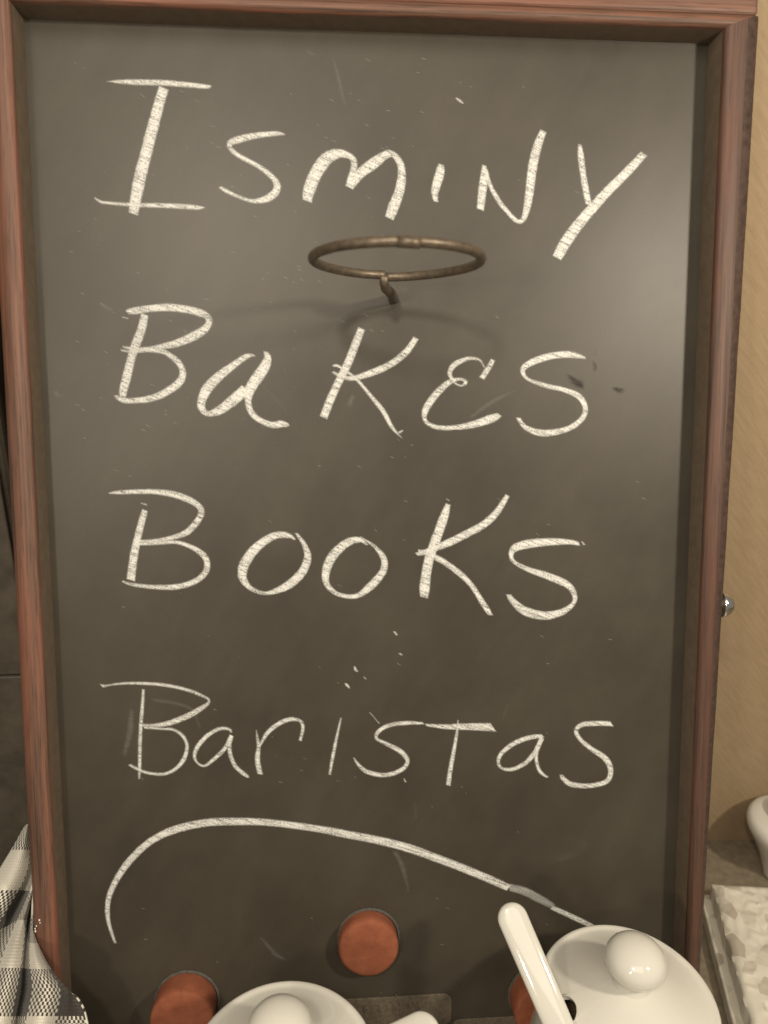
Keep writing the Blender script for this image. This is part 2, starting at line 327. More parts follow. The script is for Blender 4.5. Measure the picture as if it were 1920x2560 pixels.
LETTERS=[
('I',[[(-124.2,640.2,0.31),(-113.8,640.3,3.13),(-93.1,640.5,3.77),(-77.6,639.8,3.55),(-66.4,639.2,2.84),(-64.5,640.0,0.79)],[(-91.5,637.9,6.3),(-94.6,628.5,6.62),(-99.0,614.1,7.11),(-103.8,598.1,7.29),(-108.3,581.9,7.63),(-111.6,566.1,6.06)],[(-133.5,575.3,1.19),(-130.4,573.1,2.06),(-126.5,572.4,2.22),(-111.0,571.5,2.71),(-91.4,571.4,3.36),(-74.9,570.8,3.21),(-69.4,570.9,0.64)]]),
('s',[[(-21.3,613.3,0.48),(-26.4,614.0,3.04),(-39.1,612.4,3.99),(-49.5,609.8,4.63),(-54.1,607.6,3.99),(-53.9,604.9,3.35),(-48.9,600.7,3.2),(-37.1,594.6,3.37),(-29.3,588.6,3.86),(-26.8,583.6,4.83),(-29.0,579.3,5.16),(-34.3,576.1,4.68),(-41.5,575.0,2.9),(-50.2,577.5,2.41),(-57.3,580.7,2.89),(-60.8,582.9,2.08)]]),
('m',[[(-9.3,575.3,6.14),(-8.2,581.2,7.58),(-3.8,591.7,8.07),(2.4,600.1,8.07),(8.9,603.4,6.12),(14.6,602.8,4.47),(18.6,599.8,4.19),(18.9,595.0,4.34),(17.6,590.1,5.07),(15.9,583.8,5.43)],[(15.9,583.8,5.43),(21.8,591.2,6.37),(30.5,598.0,7.09),(37.4,603.0,5.43),(42.2,603.8,4.2),(46.7,598.7,4.72),(47.8,592.1,5.52),(46.5,583.0,6.41),(43.0,573.8,7.15),(40.0,566.3,6.21)]]),
('i',[[(71.8,598.8,3.64),(71.1,594.0,6.2),(68.9,586.9,5.99),(67.8,581.3,4.82),(68.6,576.5,3.07)]]),
('N',[[(98.1,598.8,2.93),(97.9,590.4,5.57),(96.7,580.4,5.58),(95.9,572.3,5.0)],[(98.6,596.7,3.66),(101.5,587.6,3.23),(107.4,577.8,3.53),(113.5,570.8,3.32),(118.8,566.3,3.33),(122.6,567.4,3.7),(125.0,575.3,5.17),(126.4,585.3,5.9),(128.0,598.8,6.32),(130.8,610.8,5.87),(134.3,619.6,4.54)]]),
('Y',[[(157.1,612.3,2.21),(157.7,606.5,4.42),(159.3,595.9,4.44),(161.5,585.3,4.6),(163.6,576.4,4.46)],[(197.7,607.8,5.34),(187.0,596.5,6.09),(175.9,585.6,6.39),(167.0,576.1,6.84),(158.1,565.9,7.29),(150.0,554.9,7.75),(144.0,544.3,6.86)]]),
('B',[[(-106.9,508.6,4.84),(-109.2,499.4,5.86),(-113.4,489.4,5.87),(-116.0,481.7,5.49),(-118.6,472.4,5.89),(-121.3,463.0,5.51),(-121.8,458.8,3.94)],[(-117.4,509.3,2.34),(-114.1,510.0,4.67),(-104.9,511.7,4.68),(-92.6,512.5,5.08),(-80.4,511.1,5.09),(-72.0,508.5,5.1),(-69.1,504.7,4.4),(-71.4,500.4,5.11),(-78.5,495.7,5.9),(-88.7,491.4,5.11),(-98.0,489.3,3.92),(-105.8,487.7,3.29),(-115.0,486.3,2.35),(-121.9,487.2,1.56)],[(-120.7,489.2,1.56),(-113.4,487.8,2.98),(-104.2,487.5,3.53),(-95.8,486.0,3.54),(-89.0,481.0,4.33),(-85.7,474.8,4.34),(-87.0,469.3,5.13),(-93.4,463.8,5.14),(-102.9,459.1,4.74),(-114.5,457.2,3.94),(-122.2,457.6,3.54),(-126.0,460.5,2.2)]]),
('a',[[(-41.8,484.3,0.95),(-46.5,484.3,3.57),(-54.8,478.8,4.75),(-65.2,470.9,6.34),(-71.6,463.9,6.82),(-74.9,456.8,5.71),(-74.7,452.1,4.77),(-71.2,449.1,3.66),(-64.1,451.3,5.97),(-53.7,459.2,7.32),(-47.7,465.1,6.37)],[(-35.8,487.0,2.22),(-34.3,482.8,5.16),(-37.6,475.7,7.16),(-43.3,467.8,7.32),(-46.1,462.3,6.37),(-46.8,456.8,4.46),(-45.1,450.5,4.39),(-40.6,445.7,4.0),(-32.7,442.5,4.41),(-26.3,443.1,4.81),(-21.9,442.6,1.61)]]),
('K',[[(23.1,501.2,4.94),(18.5,489.9,5.63),(13.9,478.8,5.64),(7.6,466.6,5.42),(3.0,456.5,5.66),(-1.0,446.6,5.44)],[(56.7,495.7,4.07),(50.7,487.3,4.75),(41.6,480.0,4.75),(29.1,474.2,4.75),(16.7,470.8,3.39),(8.8,472.7,2.48),(4.9,474.9,1.8)],[(5.3,477.9,1.8),(7.7,478.5,2.25),(14.5,474.4,2.26),(21.2,468.6,2.49),(27.9,460.8,2.72),(35.9,450.9,3.64),(41.6,440.7,2.74),(47.9,433.8,0.69)],[(48.5,438.9,1.37),(45.6,437.2,2.06)]]),
('E',[[(105.0,482.7,3.43),(102.5,478.0,4.0),(97.7,470.7,4.12)],[(99.6,477.4,1.37),(96.1,482.3,2.05),(88.5,483.0,2.96),(80.5,479.1,4.1),(77.7,473.7,3.42),(81.2,468.0,2.06),(85.5,466.5,1.83),(87.7,468.7,2.97),(84.0,470.5,2.28),(77.1,468.4,4.11),(69.1,461.0,5.02),(62.8,452.0,4.8),(62.3,445.2,2.98),(68.0,441.2,3.44),(78.5,440.3,3.45),(92.4,442.2,4.83),(104.0,446.0,5.76),(109.6,448.7,3.69)]]),
('s',[[(164.1,483.7,1.61),(154.9,485.9,4.6),(142.0,484.9,4.82),(130.3,481.3,4.82),(124.0,476.7,4.13),(126.4,471.1,2.53),(137.6,466.8,3.23),(150.6,463.9,3.7),(160.2,459.7,4.4),(164.6,451.9,3.95),(161.8,445.0,4.18),(152.4,439.2,4.18),(137.0,436.9,4.87),(126.4,440.4,3.7),(121.3,446.8,3.0)]]),
('B',[[(-132.3,401.0,1.12),(-125.7,401.5,2.92),(-107.0,401.9,3.6),(-92.7,399.8,4.51),(-81.7,395.2,4.53),(-76.9,389.5,4.31),(-79.8,382.9,4.54),(-86.7,376.1,4.31),(-96.9,372.8,3.18),(-108.1,371.2,2.72),(-118.6,371.7,1.81)],[(-110.9,390.8,4.06),(-113.2,383.3,4.74),(-116.4,371.9,5.09),(-119.0,360.5,5.67),(-121.2,346.7,5.68)],[(-118.1,369.4,2.26),(-104.8,369.9,2.83),(-92.5,370.2,2.84),(-81.4,366.0,3.64),(-74.9,359.6,4.34),(-75.1,351.7,4.35),(-82.0,345.5,4.12),(-94.5,342.2,4.11),(-109.0,342.5,3.19),(-121.2,344.4,2.5),(-126.4,346.6,1.59)]]),
('o',[[(-19.3,370.8,1.38),(-24.8,373.9,4.13),(-33.9,372.9,5.27),(-44.2,365.7,6.41),(-51.2,356.0,6.88),(-52.6,347.8,5.74),(-48.2,340.8,3.68),(-38.0,337.1,2.88),(-25.3,341.3,5.78),(-16.0,349.5,6.0),(-11.8,358.8,5.3),(-13.4,367.0,3.68),(-18.8,375.2,2.07)]]),
('o',[[(26.0,366.7,1.16),(20.0,370.4,4.16),(11.9,367.8,5.78),(3.7,359.8,6.47),(-0.4,350.5,5.79),(0.1,342.2,4.17),(7.0,335.6,3.25),(18.6,334.2,3.73),(27.9,340.5,5.82),(35.6,349.8,5.12),(36.2,358.1,4.42),(30.4,365.8,2.55),(21.1,372.4,0.92)]]),
('K',[[(77.3,392.6,3.63),(74.7,384.5,6.19),(70.6,372.9,6.62),(65.6,358.7,6.8),(63.5,348.7,6.81),(62.3,338.6,7.16),(61.9,332.2,5.5)],[(115.4,397.8,3.48),(109.0,387.5,4.98),(101.5,380.0,5.4),(91.5,374.3,5.39),(78.1,367.8,5.47),(68.1,363.7,4.31),(60.6,361.2,3.81),(56.8,360.4,2.32)],[(57.9,362.9,1.82),(64.8,360.4,3.73),(74.8,355.2,4.16),(85.0,347.5,4.17),(92.6,339.7,3.76),(97.8,331.9,3.86),(102.1,325.0,4.37),(105.3,319.8,3.03)]]),
('s',[[(163.0,365.7,2.86),(155.2,367.1,4.03),(142.4,367.3,5.44),(130.4,366.2,6.36),(121.1,363.6,5.85),(118.2,359.6,3.84),(120.4,354.5,3.01),(129.9,349.3,3.86),(142.8,344.8,5.05),(155.0,339.2,5.07),(160.3,332.4,3.89),(159.6,326.4,3.56),(151.9,321.0,5.08),(140.8,319.0,6.09),(128.7,321.9,6.41),(120.8,328.1,4.71),(116.7,333.5,3.03)],[(164.2,367.4,1.18),(166.2,364.8,1.68)]]),
('B',[[(-141.9,280.0,2.41),(-140.3,280.0,2.59),(-138.0,280.2,1.55),(-126.3,281.2,2.16),(-109.4,280.3,2.6),(-96.7,278.1,2.61),(-84.8,274.2,2.61),(-75.4,268.5,2.1),(-81.7,262.8,3.93),(-90.5,258.1,4.37),(-100.9,254.4,3.93),(-110.3,253.2,2.79),(-119.3,253.9,1.91)],[(-115.9,277.2,2.08),(-116.9,266.6,2.6),(-118.4,253.2,2.79),(-119.4,239.6,2.79),(-120.1,226.0,2.63),(-120.7,218.0,1.4)],[(-116.8,252.2,2.09),(-106.1,251.0,2.18),(-97.6,249.8,2.18),(-92.1,245.0,2.63),(-90.0,238.6,2.63),(-92.2,230.5,3.34),(-97.5,224.2,2.81),(-105.4,220.9,2.64),(-115.7,222.2,2.45),(-123.3,225.9,2.45),(-126.4,228.2,2.1)]]),
('a',[[(-62.1,246.8,1.58),(-63.1,249.1,2.2),(-69.1,249.7,2.81),(-77.0,245.4,3.33),(-83.3,238.4,3.34),(-85.6,232.0,2.64),(-83.6,227.4,1.94),(-79.3,225.4,2.2),(-73.1,229.8,3.08),(-66.0,236.8,3.08),(-61.9,244.9,3.08),(-63.3,238.6,3.17),(-62.6,231.2,3.18),(-59.3,223.7,3.18),(-53.3,217.8,3.01),(-51.8,216.2,1.42)]]),
('r',[[(-46.1,248.2,0.53),(-45.4,242.5,2.21),(-44.8,237.0,3.0),(-45.7,227.8,3.89),(-44.1,218.1,3.73)],[(-44.2,237.0,1.77),(-39.6,245.1,3.18),(-32.5,251.3,3.53),(-24.6,254.5,3.35),(-18.4,253.4,2.65),(-16.3,248.9,2.66),(-18.2,239.8,2.48)]]),
('i',[[(8.3,254.5,1.49),(5.6,242.7,2.25),(2.7,228.5,2.75),(0.5,216.3,2.01)],[(11.4,277.5,1.24),(12.5,275.7,2.36),(13.8,273.8,0.99)]]),
('s',[[(62.1,248.9,2.01),(52.0,249.6,3.14),(39.4,248.3,3.26),(32.5,244.4,3.26),(31.2,239.9,2.51),(38.1,235.7,3.14),(47.0,230.2,3.78),(51.4,223.5,3.28),(47.0,217.7,3.53),(36.8,214.8,3.53),(25.5,217.2,3.52),(19.2,222.7,2.51),(16.2,227.5,1.0)]]),
('T',[[(63.1,247.8,2.01),(77.4,246.1,4.03),(93.9,245.6,5.31),(108.4,244.7,6.33)],[(84.6,250.7,1.01),(84.0,242.6,2.27),(81.9,229.6,3.16),(79.5,215.1,3.55),(78.4,205.9,3.56)]]),
('a',[[(141.7,237.8,2.81),(132.7,237.0,3.82),(122.4,233.4,3.82),(114.1,227.1,3.56),(111.6,221.2,2.8),(114.2,216.5,2.3),(121.4,215.6,3.19),(130.4,219.9,3.58),(136.7,227.6,3.83),(140.7,236.4,3.57),(137.4,227.6,3.19),(137.5,219.6,2.81),(140.3,212.8,2.82),(145.2,208.9,1.8)]]),
('s',[[(188.1,244.5,3.85),(178.1,245.1,4.1),(167.7,244.5,3.83),(163.8,240.6,3.58),(166.6,234.6,3.2),(174.6,227.6,3.6),(184.1,220.6,4.51),(188.0,212.4,4.13),(185.8,205.0,4.13),(175.3,202.1,3.87),(162.1,203.3,4.12),(156.1,207.5,3.6),(154.4,210.7,2.31)]]),
]
ARC=[[(-139.9,107.1,2.07),(-143.1,119.4,2.89),(-144.0,129.4,3.61),(-142.3,140.3,3.91),(-136.2,153.0,4.62),(-126.7,165.6,5.13),(-114.3,176.4,5.13),(-99.0,183.3,5.75),(-80.7,186.8,5.76),(-62.4,187.1,5.78),(-43.0,185.9,5.17),(-22.4,182.6,5.19),(-1.8,178.4,5.42),(12.1,174.8,5.86),(30.5,170.3,6.09),(51.6,163.8,6.33),(78.2,152.5,5.94),(99.8,142.5,5.87),(120.3,132.1,5.36)],[(149.5,116.9,3.67),(166.0,108.2,4.12),(181.8,99.6,3.27)]]
SMEAR=[[(120.0,132.6,5.36),(130.4,129.4,6.02),(141.5,123.1,6.03),(150.6,117.3,4.54)]]
TICKS=[[(80.2,637.0,1.2),(82.7,635.5,2.16),(84.9,633.7,0.96)],[(17.1,288.5,1.28),(18.1,285.6,2.57),(18.9,284.5,1.03)],[(23.0,281.5,0.77),(24.5,279.6,1.03)],[(26.7,257.7,0.78),(32.9,249.9,1.04)],[(42.7,310.8,1.54),(44.5,308.1,1.54)],[(46.0,296.5,1.54),(47.8,294.8,1.55)],[(-113.4,394.8,0.98),(-109.6,393.8,1.48)],[(75.8,395.9,0.76),(77.9,394.4,1.01)],[(-120.2,506.6,0.96),(-116.5,505.7,0.96)],[(49.1,212.2,1.05),(50.2,209.4,1.57)]]
FAINT=[[(6.9,657.4,1.89),(9.9,647.4,3.31),(12.2,637.3,2.85),(14.5,629.0,1.43)],[(-8.7,661.3,2.35),(-4.1,658.1,3.3)],[(-148.3,583.8,0.94),(-140.5,581.0,1.17),(-131.4,578.1,0.94)],[(-133.4,514.9,2.38),(-129.5,512.4,3.82),(-124.9,510.1,2.39)],[(-161.9,463.5,3.36),(-158.7,458.8,4.33)],[(90.7,446.4,3.01),(104.6,456.4,4.01),(119.8,463.8,2.01)],[(56.0,195.4,1.58),(57.1,184.3,2.11)],[(42.5,162.7,4.24),(47.8,151.2,4.78),(52.3,132.7,2.13)],[(-46.5,106.9,2.64),(-36.3,93.5,4.25),(-29.7,88.9,2.13)],[(-41.7,470.9,1.47),(-27.4,455.1,1.47),(-17.8,442.9,1.23)],[(-110.9,269.8,3.03),(-98.5,267.9,3.55),(-86.2,262.5,3.56),(-81.6,250.5,2.55)],[(-36.4,233.0,1.29),(-31.8,228.5,1.55)],[(14.3,453.2,4.95),(18.1,461.3,3.96)],[(-129.6,233.7,4.06),(-125.3,249.4,5.57),(-123.5,265.0,4.04)],[(117.6,260.2,2.1),(113.8,249.5,1.58)]]
DARK=[[(168.6,482.5,2.02),(170.3,478.8,3.53),(169.3,475.1,2.52)],[(152.9,473.8,3.02),(158.1,468.8,6.56),(163.9,466.4,5.56)],[(181.5,465.6,2.53),(185.5,463.9,5.58),(189.9,464.6,2.54)],[(197.2,480.2,1.01),(198.8,478.2,2.03)],[(169.5,490.0,1.26),(170.6,485.0,2.02)]]
CLOTH=[[(-0.2051,0.075,0.1612,0.0,-0.619),(-0.1993,0.0667,0.1687,0.5,-0.619),(-0.2013,0.0747,0.1613,1.0,-0.619),(-0.2028,0.0794,0.157,1.5,-0.61),(-0.1997,0.0746,0.1613,2.0,-0.6),(-0.1965,0.0683,0.167,2.5,-0.6),(-0.1992,0.0746,0.1613,3.0,-0.6),(-0.2005,0.0779,0.1583,3.5,-0.7),(-0.1987,0.0745,0.1613,4.0,-0.8),(-0.1954,0.0682,0.1671,4.5,-0.8),(-0.1981,0.0745,0.1613,5.0,-0.8),(-0.1994,0.0778,0.1583,5.5,-0.8),(-0.2021,0.0843,0.1524,6.0,-0.8)],[(-0.2108,0.0679,0.1512,0.0,-0.143),(-0.1992,0.0553,0.1628,0.5,-0.143),(-0.1996,0.067,0.1514,1.0,-0.143),(-0.201,0.0716,0.147,1.5,-0.205),(-0.198,0.0669,0.1514,2.0,-0.267),(-0.1948,0.0607,0.1573,2.5,-0.267),(-0.1975,0.0669,0.1514,3.0,-0.267),(-0.1987,0.0701,0.1483,3.5,-0.39),(-0.1969,0.0668,0.1514,4.0,-0.514),(-0.1937,0.0606,0.1574,4.5,-0.514),(-0.1964,0.0668,0.1514,5.0,-0.514),(-0.1977,0.07,0.1483,5.5,-0.514),(-0.2004,0.0764,0.1422,6.0,-0.514)],[(-0.2181,0.0609,0.1413,0.0,0.35),(-0.2019,0.0481,0.1534,0.5,0.35),(-0.1979,0.0594,0.1417,1.0,0.35),(-0.1993,0.0639,0.1371,1.5,0.239),(-0.1963,0.0592,0.1417,2.0,0.128),(-0.1931,0.0531,0.1478,2.5,0.128),(-0.1957,0.0592,0.1417,3.0,0.128),(-0.197,0.0624,0.1385,3.5,-0.05),(-0.1952,0.0592,0.1417,4.0,-0.229),(-0.192,0.053,0.1478,4.5,-0.229),(-0.1947,0.0591,0.1417,5.0,-0.229),(-0.1959,0.0623,0.1385,5.5,-0.229),(-0.1987,0.0687,0.1322,6.0,-0.229)],[(-0.2225,0.0546,0.1342,0.0,0.75),(-0.2051,0.0419,0.1466,0.5,0.75),(-0.2003,0.053,0.1345,1.0,0.75),(-0.2022,0.062,0.1251,1.5,0.696),(-0.195,0.0526,0.1346,2.0,0.641),(-0.1916,0.0463,0.141,2.5,0.641),(-0.1942,0.0525,0.1346,3.0,0.641),(-0.1955,0.0557,0.1314,3.5,0.321),(-0.1937,0.0525,0.1347,4.0,0.0),(-0.1905,0.0464,0.1409,4.5,0.0),(-0.1932,0.0525,0.1347,5.0,0.0),(-0.1944,0.0556,0.1314,5.5,0.0),(-0.1972,0.0619,0.1249,6.0,0.0)],[(-0.2277,0.0469,0.1254,0.0,1.238),(-0.2104,0.0343,0.1382,0.5,1.238),(-0.206,0.0453,0.1258,1.0,1.238),(-0.2084,0.0567,0.1133,1.5,1.272),(-0.1987,0.0447,0.1259,2.0,1.306),(-0.193,0.0368,0.1343,2.5,1.306),(-0.195,0.0445,0.126,3.0,1.306),(-0.1963,0.0476,0.1226,3.5,0.931),(-0.1945,0.0444,0.126,4.0,0.556),(-0.1913,0.0384,0.1324,4.5,0.556),(-0.194,0.0444,0.126,5.0,0.556),(-0.1953,0.0475,0.1226,5.5,0.556),(-0.1981,0.0537,0.1159,6.0,0.556)],[(-0.2333,0.0366,0.1199,0.0,1.714),(-0.2155,0.0241,0.1331,0.5,1.714),(-0.2111,0.035,0.1203,1.0,1.714),(-0.2142,0.0495,0.1039,1.5,1.857),(-0.2013,0.0343,0.1205,2.0,2.0),(-0.1935,0.0248,0.1308,2.5,2.0),(-0.1952,0.0338,0.1206,3.0,2.0),(-0.1967,0.0388,0.1149,3.5,1.571),(-0.1931,0.0336,0.1206,4.0,1.143),(-0.188,0.0263,0.1288,4.5,1.143),(-0.1903,0.0334,0.1207,5.0,1.143),(-0.1916,0.0369,0.1168,5.5,1.143),(-0.1941,0.0427,0.1103,6.0,1.143)],[(-0.2329,0.0195,0.1229,0.0,2.182),(-0.2153,0.0071,0.1364,0.5,2.182),(-0.2117,0.0179,0.1232,1.0,2.182),(-0.2145,0.0328,0.1056,1.5,2.299),(-0.2,0.017,0.1234,2.0,2.417),(-0.189,0.0052,0.1368,2.5,2.417),(-0.1901,0.0163,0.1236,3.0,2.417),(-0.1918,0.0222,0.1167,3.5,2.137),(-0.1874,0.0161,0.1236,4.0,1.857),(-0.1812,0.0078,0.133,4.5,1.857),(-0.1831,0.0158,0.1237,5.0,1.857),(-0.1845,0.0191,0.1198,5.5,1.857),(-0.187,0.0249,0.1131,6.0,1.857)],[(-0.2304,0.0003,0.1294,0.0,2.636),(-0.2125,-0.012,0.1432,0.5,2.636),(-0.209,-0.0013,0.1297,1.0,2.636),(-0.2116,0.0134,0.1116,1.5,2.735),(-0.1966,-0.0022,0.1299,2.0,2.833),(-0.1838,-0.0141,0.1437,2.5,2.833),(-0.1835,-0.0032,0.1302,3.0,2.833),(-0.1854,0.0035,0.1219,3.5,2.78),(-0.1801,-0.0035,0.1302,4.0,2.727),(-0.1702,-0.0147,0.1434,4.5,2.727),(-0.1713,-0.0041,0.1304,5.0,2.727),(-0.1727,-0.0005,0.1259,5.5,2.727),(-0.1748,0.0048,0.1195,6.0,2.727)],[(-0.2288,-0.009,0.1279,0.0,3.0),(-0.211,-0.0211,0.142,0.5,3.0),(-0.2078,-0.0106,0.1282,1.0,3.0),(-0.2109,0.004,0.1097,1.5,3.083),(-0.1961,-0.0115,0.1284,2.0,3.167),(-0.1825,-0.0233,0.1425,2.5,3.167),(-0.1816,-0.0126,0.1287,3.0,3.167),(-0.1839,-0.0034,0.1171,3.5,3.183),(-0.1764,-0.0129,0.1288,4.0,3.2),(-0.1636,-0.0247,0.1428,4.5,3.2),(-0.1621,-0.014,0.129,5.0,3.2),(-0.1634,-0.0101,0.1241,5.5,3.2),(-0.1652,-0.0052,0.1179,6.0,3.2)],[(-0.2292,-0.0144,0.125,0.0,3.273),(-0.2114,-0.0264,0.1394,0.5,3.273),(-0.2083,-0.016,0.1254,1.0,3.273),(-0.2116,-0.0015,0.1066,1.5,3.345),(-0.1967,-0.0168,0.1256,2.0,3.417),(-0.1827,-0.0285,0.1399,2.5,3.417),(-0.1814,-0.018,0.1259,3.0,3.417),(-0.1843,-0.0059,0.1102,3.5,3.428),(-0.174,-0.0185,0.126,4.0,3.44),(-0.1587,-0.0303,0.1403,4.5,3.44),(-0.1545,-0.02,0.1263,5.0,3.44),(-0.1558,-0.0158,0.1209,5.5,3.44),(-0.1572,-0.0112,0.115,6.0,3.44)],[(-0.2301,-0.0198,0.1192,0.0,3.636),(-0.2123,-0.0317,0.1339,0.5,3.636),(-0.2093,-0.0213,0.1196,1.0,3.636),(-0.2127,-0.007,0.1004,1.5,3.693),(-0.1978,-0.0222,0.1198,2.0,3.75),(-0.1836,-0.0338,0.1344,2.5,3.75),(-0.1821,-0.0234,0.12,3.0,3.75),(-0.1851,-0.0114,0.104,3.5,3.755),(-0.1748,-0.0239,0.1202,4.0,3.76),(-0.16,-0.0356,0.1348,4.5,3.76),(-0.1563,-0.0253,0.1205,5.0,3.76),(-0.1567,-0.0112,0.1013,5.5,3.76),(-0.1475,-0.0175,0.1091,6.0,3.76)],[(-0.2318,-0.0239,0.1119,0.0,4.0),(-0.2139,-0.0357,0.1268,0.5,4.0),(-0.2111,-0.0255,0.1122,1.0,4.0),(-0.2146,-0.0113,0.0926,1.5,4.042),(-0.1996,-0.0263,0.1124,2.0,4.083),(-0.1849,-0.0379,0.1273,2.5,4.083),(-0.1831,-0.0276,0.1127,3.0,4.083),(-0.1859,-0.0169,0.098,3.5,4.083),(-0.1766,-0.028,0.1128,4.0,4.083),(-0.162,-0.0396,0.1277,4.5,4.083),(-0.1587,-0.0294,0.1131,5.0,4.083),(-0.1566,-0.0156,0.0936,5.5,4.083),(-0.1448,-0.022,0.1016,6.0,4.083)],[(-0.2333,-0.0291,0.1028,0.0,4.455),(-0.2154,-0.0408,0.1181,0.5,4.455),(-0.2127,-0.0307,0.1031,1.0,4.455),(-0.2164,-0.0166,0.083,1.5,4.477),(-0.2013,-0.0315,0.1033,2.0,4.5),(-0.1858,-0.043,0.1186,2.5,4.5),(-0.1834,-0.0328,0.1036,3.0,4.5),(-0.1863,-0.0226,0.089,3.5,4.5),(-0.1772,-0.0333,0.1037,4.0,4.5),(-0.1629,-0.0447,0.119,4.5,4.5),(-0.1601,-0.0346,0.104,5.0,4.5),(-0.156,-0.0211,0.084,5.5,4.5),(-0.1421,-0.0277,0.0923,6.0,4.5)],[(-0.232,-0.0389,0.0971,0.0,5.0),(-0.2142,-0.0504,0.1129,0.5,5.0),(-0.2117,-0.0404,0.0975,1.0,5.0),(-0.2156,-0.0266,0.0768,1.5,5.0),(-0.2005,-0.0413,0.0977,2.0,5.0),(-0.1844,-0.0526,0.1134,2.5,5.0),(-0.1816,-0.0427,0.098,3.0,5.0),(-0.1844,-0.0329,0.0834,3.5,5.0),(-0.1757,-0.0431,0.0981,4.0,5.0),(-0.1614,-0.0543,0.1138,4.5,5.0),(-0.1586,-0.0444,0.0984,5.0,5.0),(-0.153,-0.0313,0.0779,5.5,5.0),(-0.1377,-0.0378,0.0864,6.0,5.0)],[(-0.234,-0.0509,0.03,0.0,6.3),(-0.2162,-0.0624,0.03,0.5,6.3),(-0.2137,-0.0524,0.03,1.0,6.3),(-0.2176,-0.0386,0.03,1.5,6.3),(-0.2025,-0.0533,0.03,2.0,6.3),(-0.1864,-0.0646,0.03,2.5,6.3),(-0.1836,-0.0547,0.03,3.0,6.3),(-0.1864,-0.0449,0.03,3.5,6.3),(-0.1777,-0.0551,0.03,4.0,6.3),(-0.1634,-0.0663,0.03,4.5,6.3),(-0.1606,-0.0564,0.03,5.0,6.3),(-0.155,-0.0433,0.03,5.5,6.3),(-0.1397,-0.0498,0.03,6.0,6.3)],[(-0.236,-0.0629,0.003,0.0,7.6),(-0.2182,-0.0744,0.003,0.5,7.6),(-0.2157,-0.0644,0.003,1.0,7.6),(-0.2196,-0.0506,0.003,1.5,7.6),(-0.2045,-0.0653,0.003,2.0,7.6),(-0.1884,-0.0766,0.003,2.5,7.6),(-0.1856,-0.0667,0.003,3.0,7.6),(-0.1884,-0.0569,0.003,3.5,7.6),(-0.1797,-0.0671,0.003,4.0,7.6),(-0.1654,-0.0783,0.003,4.5,7.6),(-0.1626,-0.0684,0.003,5.0,7.6),(-0.157,-0.0553,0.003,5.5,7.6),(-0.1417,-0.0618,0.003,6.0,7.6)]]

for ch, ss in LETTERS: chalk('chalk_letter', ss, M['chalk'], surface, label='white chalk letter ' + ch)
chalk('chalk_curve', ARC, M['chalk'], surface, label='long curved white chalk stroke under the words')
chalk('chalk_smear', SMEAR, M['smear'], surface)
chalk('chalk_rub', FAINT, M['faint'], surface, kind='stuff', grow=0)
chalk('damp_smudge', DARK, M['dark'], surface, kind='stuff', grow=0)
rnd = random.Random(11); fl = []
for k in range(170):
    if k < 100: x, y = rnd.uniform(-150, 60), rnd.uniform(400, 660)
    else: x, y = rnd.uniform(-150, 215), rnd.uniform(60, 650)
    l = rnd.uniform(0.8, 3.2); a = math.radians(-rnd.gauss(24, 9)); w = rnd.uniform(0.25, 0.55)
    fl.append([(x, y, w*0.5), (x+l*math.cos(a)/2, y+l*math.sin(a)/2, w), (x+l*math.cos(a), y+l*math.sin(a), w*0.5)])
chalk('chalk_fleck', fl, M['fleck'], surface, kind='stuff', grow=0)
chalk('chalk_tick', TICKS, M['chalk'], surface, kind='stuff')

# wire ring on its stem
def B(x, y, z): return (x, y + YB, z)
rc = (0.0362, 0.0826, 0.0915); bm = bmesh.new(); pts = []
for k in range(97):
    a = -math.pi/2 + 0.02 + (2*math.pi-0.02)*k/96
    near = max(0.0, -math.sin(a))
    pts.append(B(rc[0] + 0.0414*math.cos(a)*(1-0.10*near**3) - 0.0022*near**4, rc[1] - 0.0016*math.sin(a)*1.0 + 0.0012*(k/96), rc[2] + 0.0450*math.sin(a) - 0.0025*near**4))
tube(bm, pts, 0.0024, 14)
ring = obj('wire_ring', bm, M['wire'], sign); ring['label'] = 'bronze wire ring sticking out from the board'
bm = bmesh.new()
st = catmull([B(0.0428, 0.0800, -0.002), B(0.0415, 0.0795, 0.010), B(0.0385, 0.0790, 0.026), B(0.0350, 0.0792, 0.037), B(0.0336, 0.0814, 0.0430), B(0.0336, 0.0846, 0.0460)], 0.002)
tube(bm, st, lambda t: 0.0033 - 0.0009*t, 12); obj('stem', bm, M['wire'], ring)
bm = bmesh.new(); tube(bm, [B(rc[0]+0.006, rc[1]-0.0016, rc[2]+0.0448), B(rc[0]+0.002, rc[1]-0.0014, rc[2]+0.0452), B(rc[0]-0.004, rc[1]-0.0012, rc[2]+0.0450)], 0.00255, 12)
obj('weld_joint', bm, M['wire'], ring)

# round red pegs
def peg(x, y, r, h, seed):
    prof = [(0, h), (r*0.5, h), (r*0.86, h-0.0002), (r*0.95, h-0.0007), (r*1.0, h-0.0022), (r*1.0, h*0.5), (r*0.99, 0.0), (r*0.99, -0.002), (0, -0.002)]
    bm = lathe(prof, 48)
    for v in bm.verts:
        q = v.co; k = 1 + 0.018*noise.noise(Vector((q.x*60, q.y*60, seed))) + 0.008*noise.noise(Vector((q.x*300, q.y*300, q.z*200+seed)))
        v.co = Vector((q.x*k + x, q.y*k + y + YB, q.z + 0.0004*noise.noise(q*200)))
    p = obj('peg', bm, M['peg'], sign)
    bm = lathe([(r*1.01, 0.0), (r*1.075, 0.0), (r*1.07, 0.0007), (r*1.0, 0.0012)], 48)
    for v in bm.verts: v.co += Vector((x+0.0006, y+YB+0.0003, 0))
    obj('glue_rim', bm, M['peggap'], p); return p
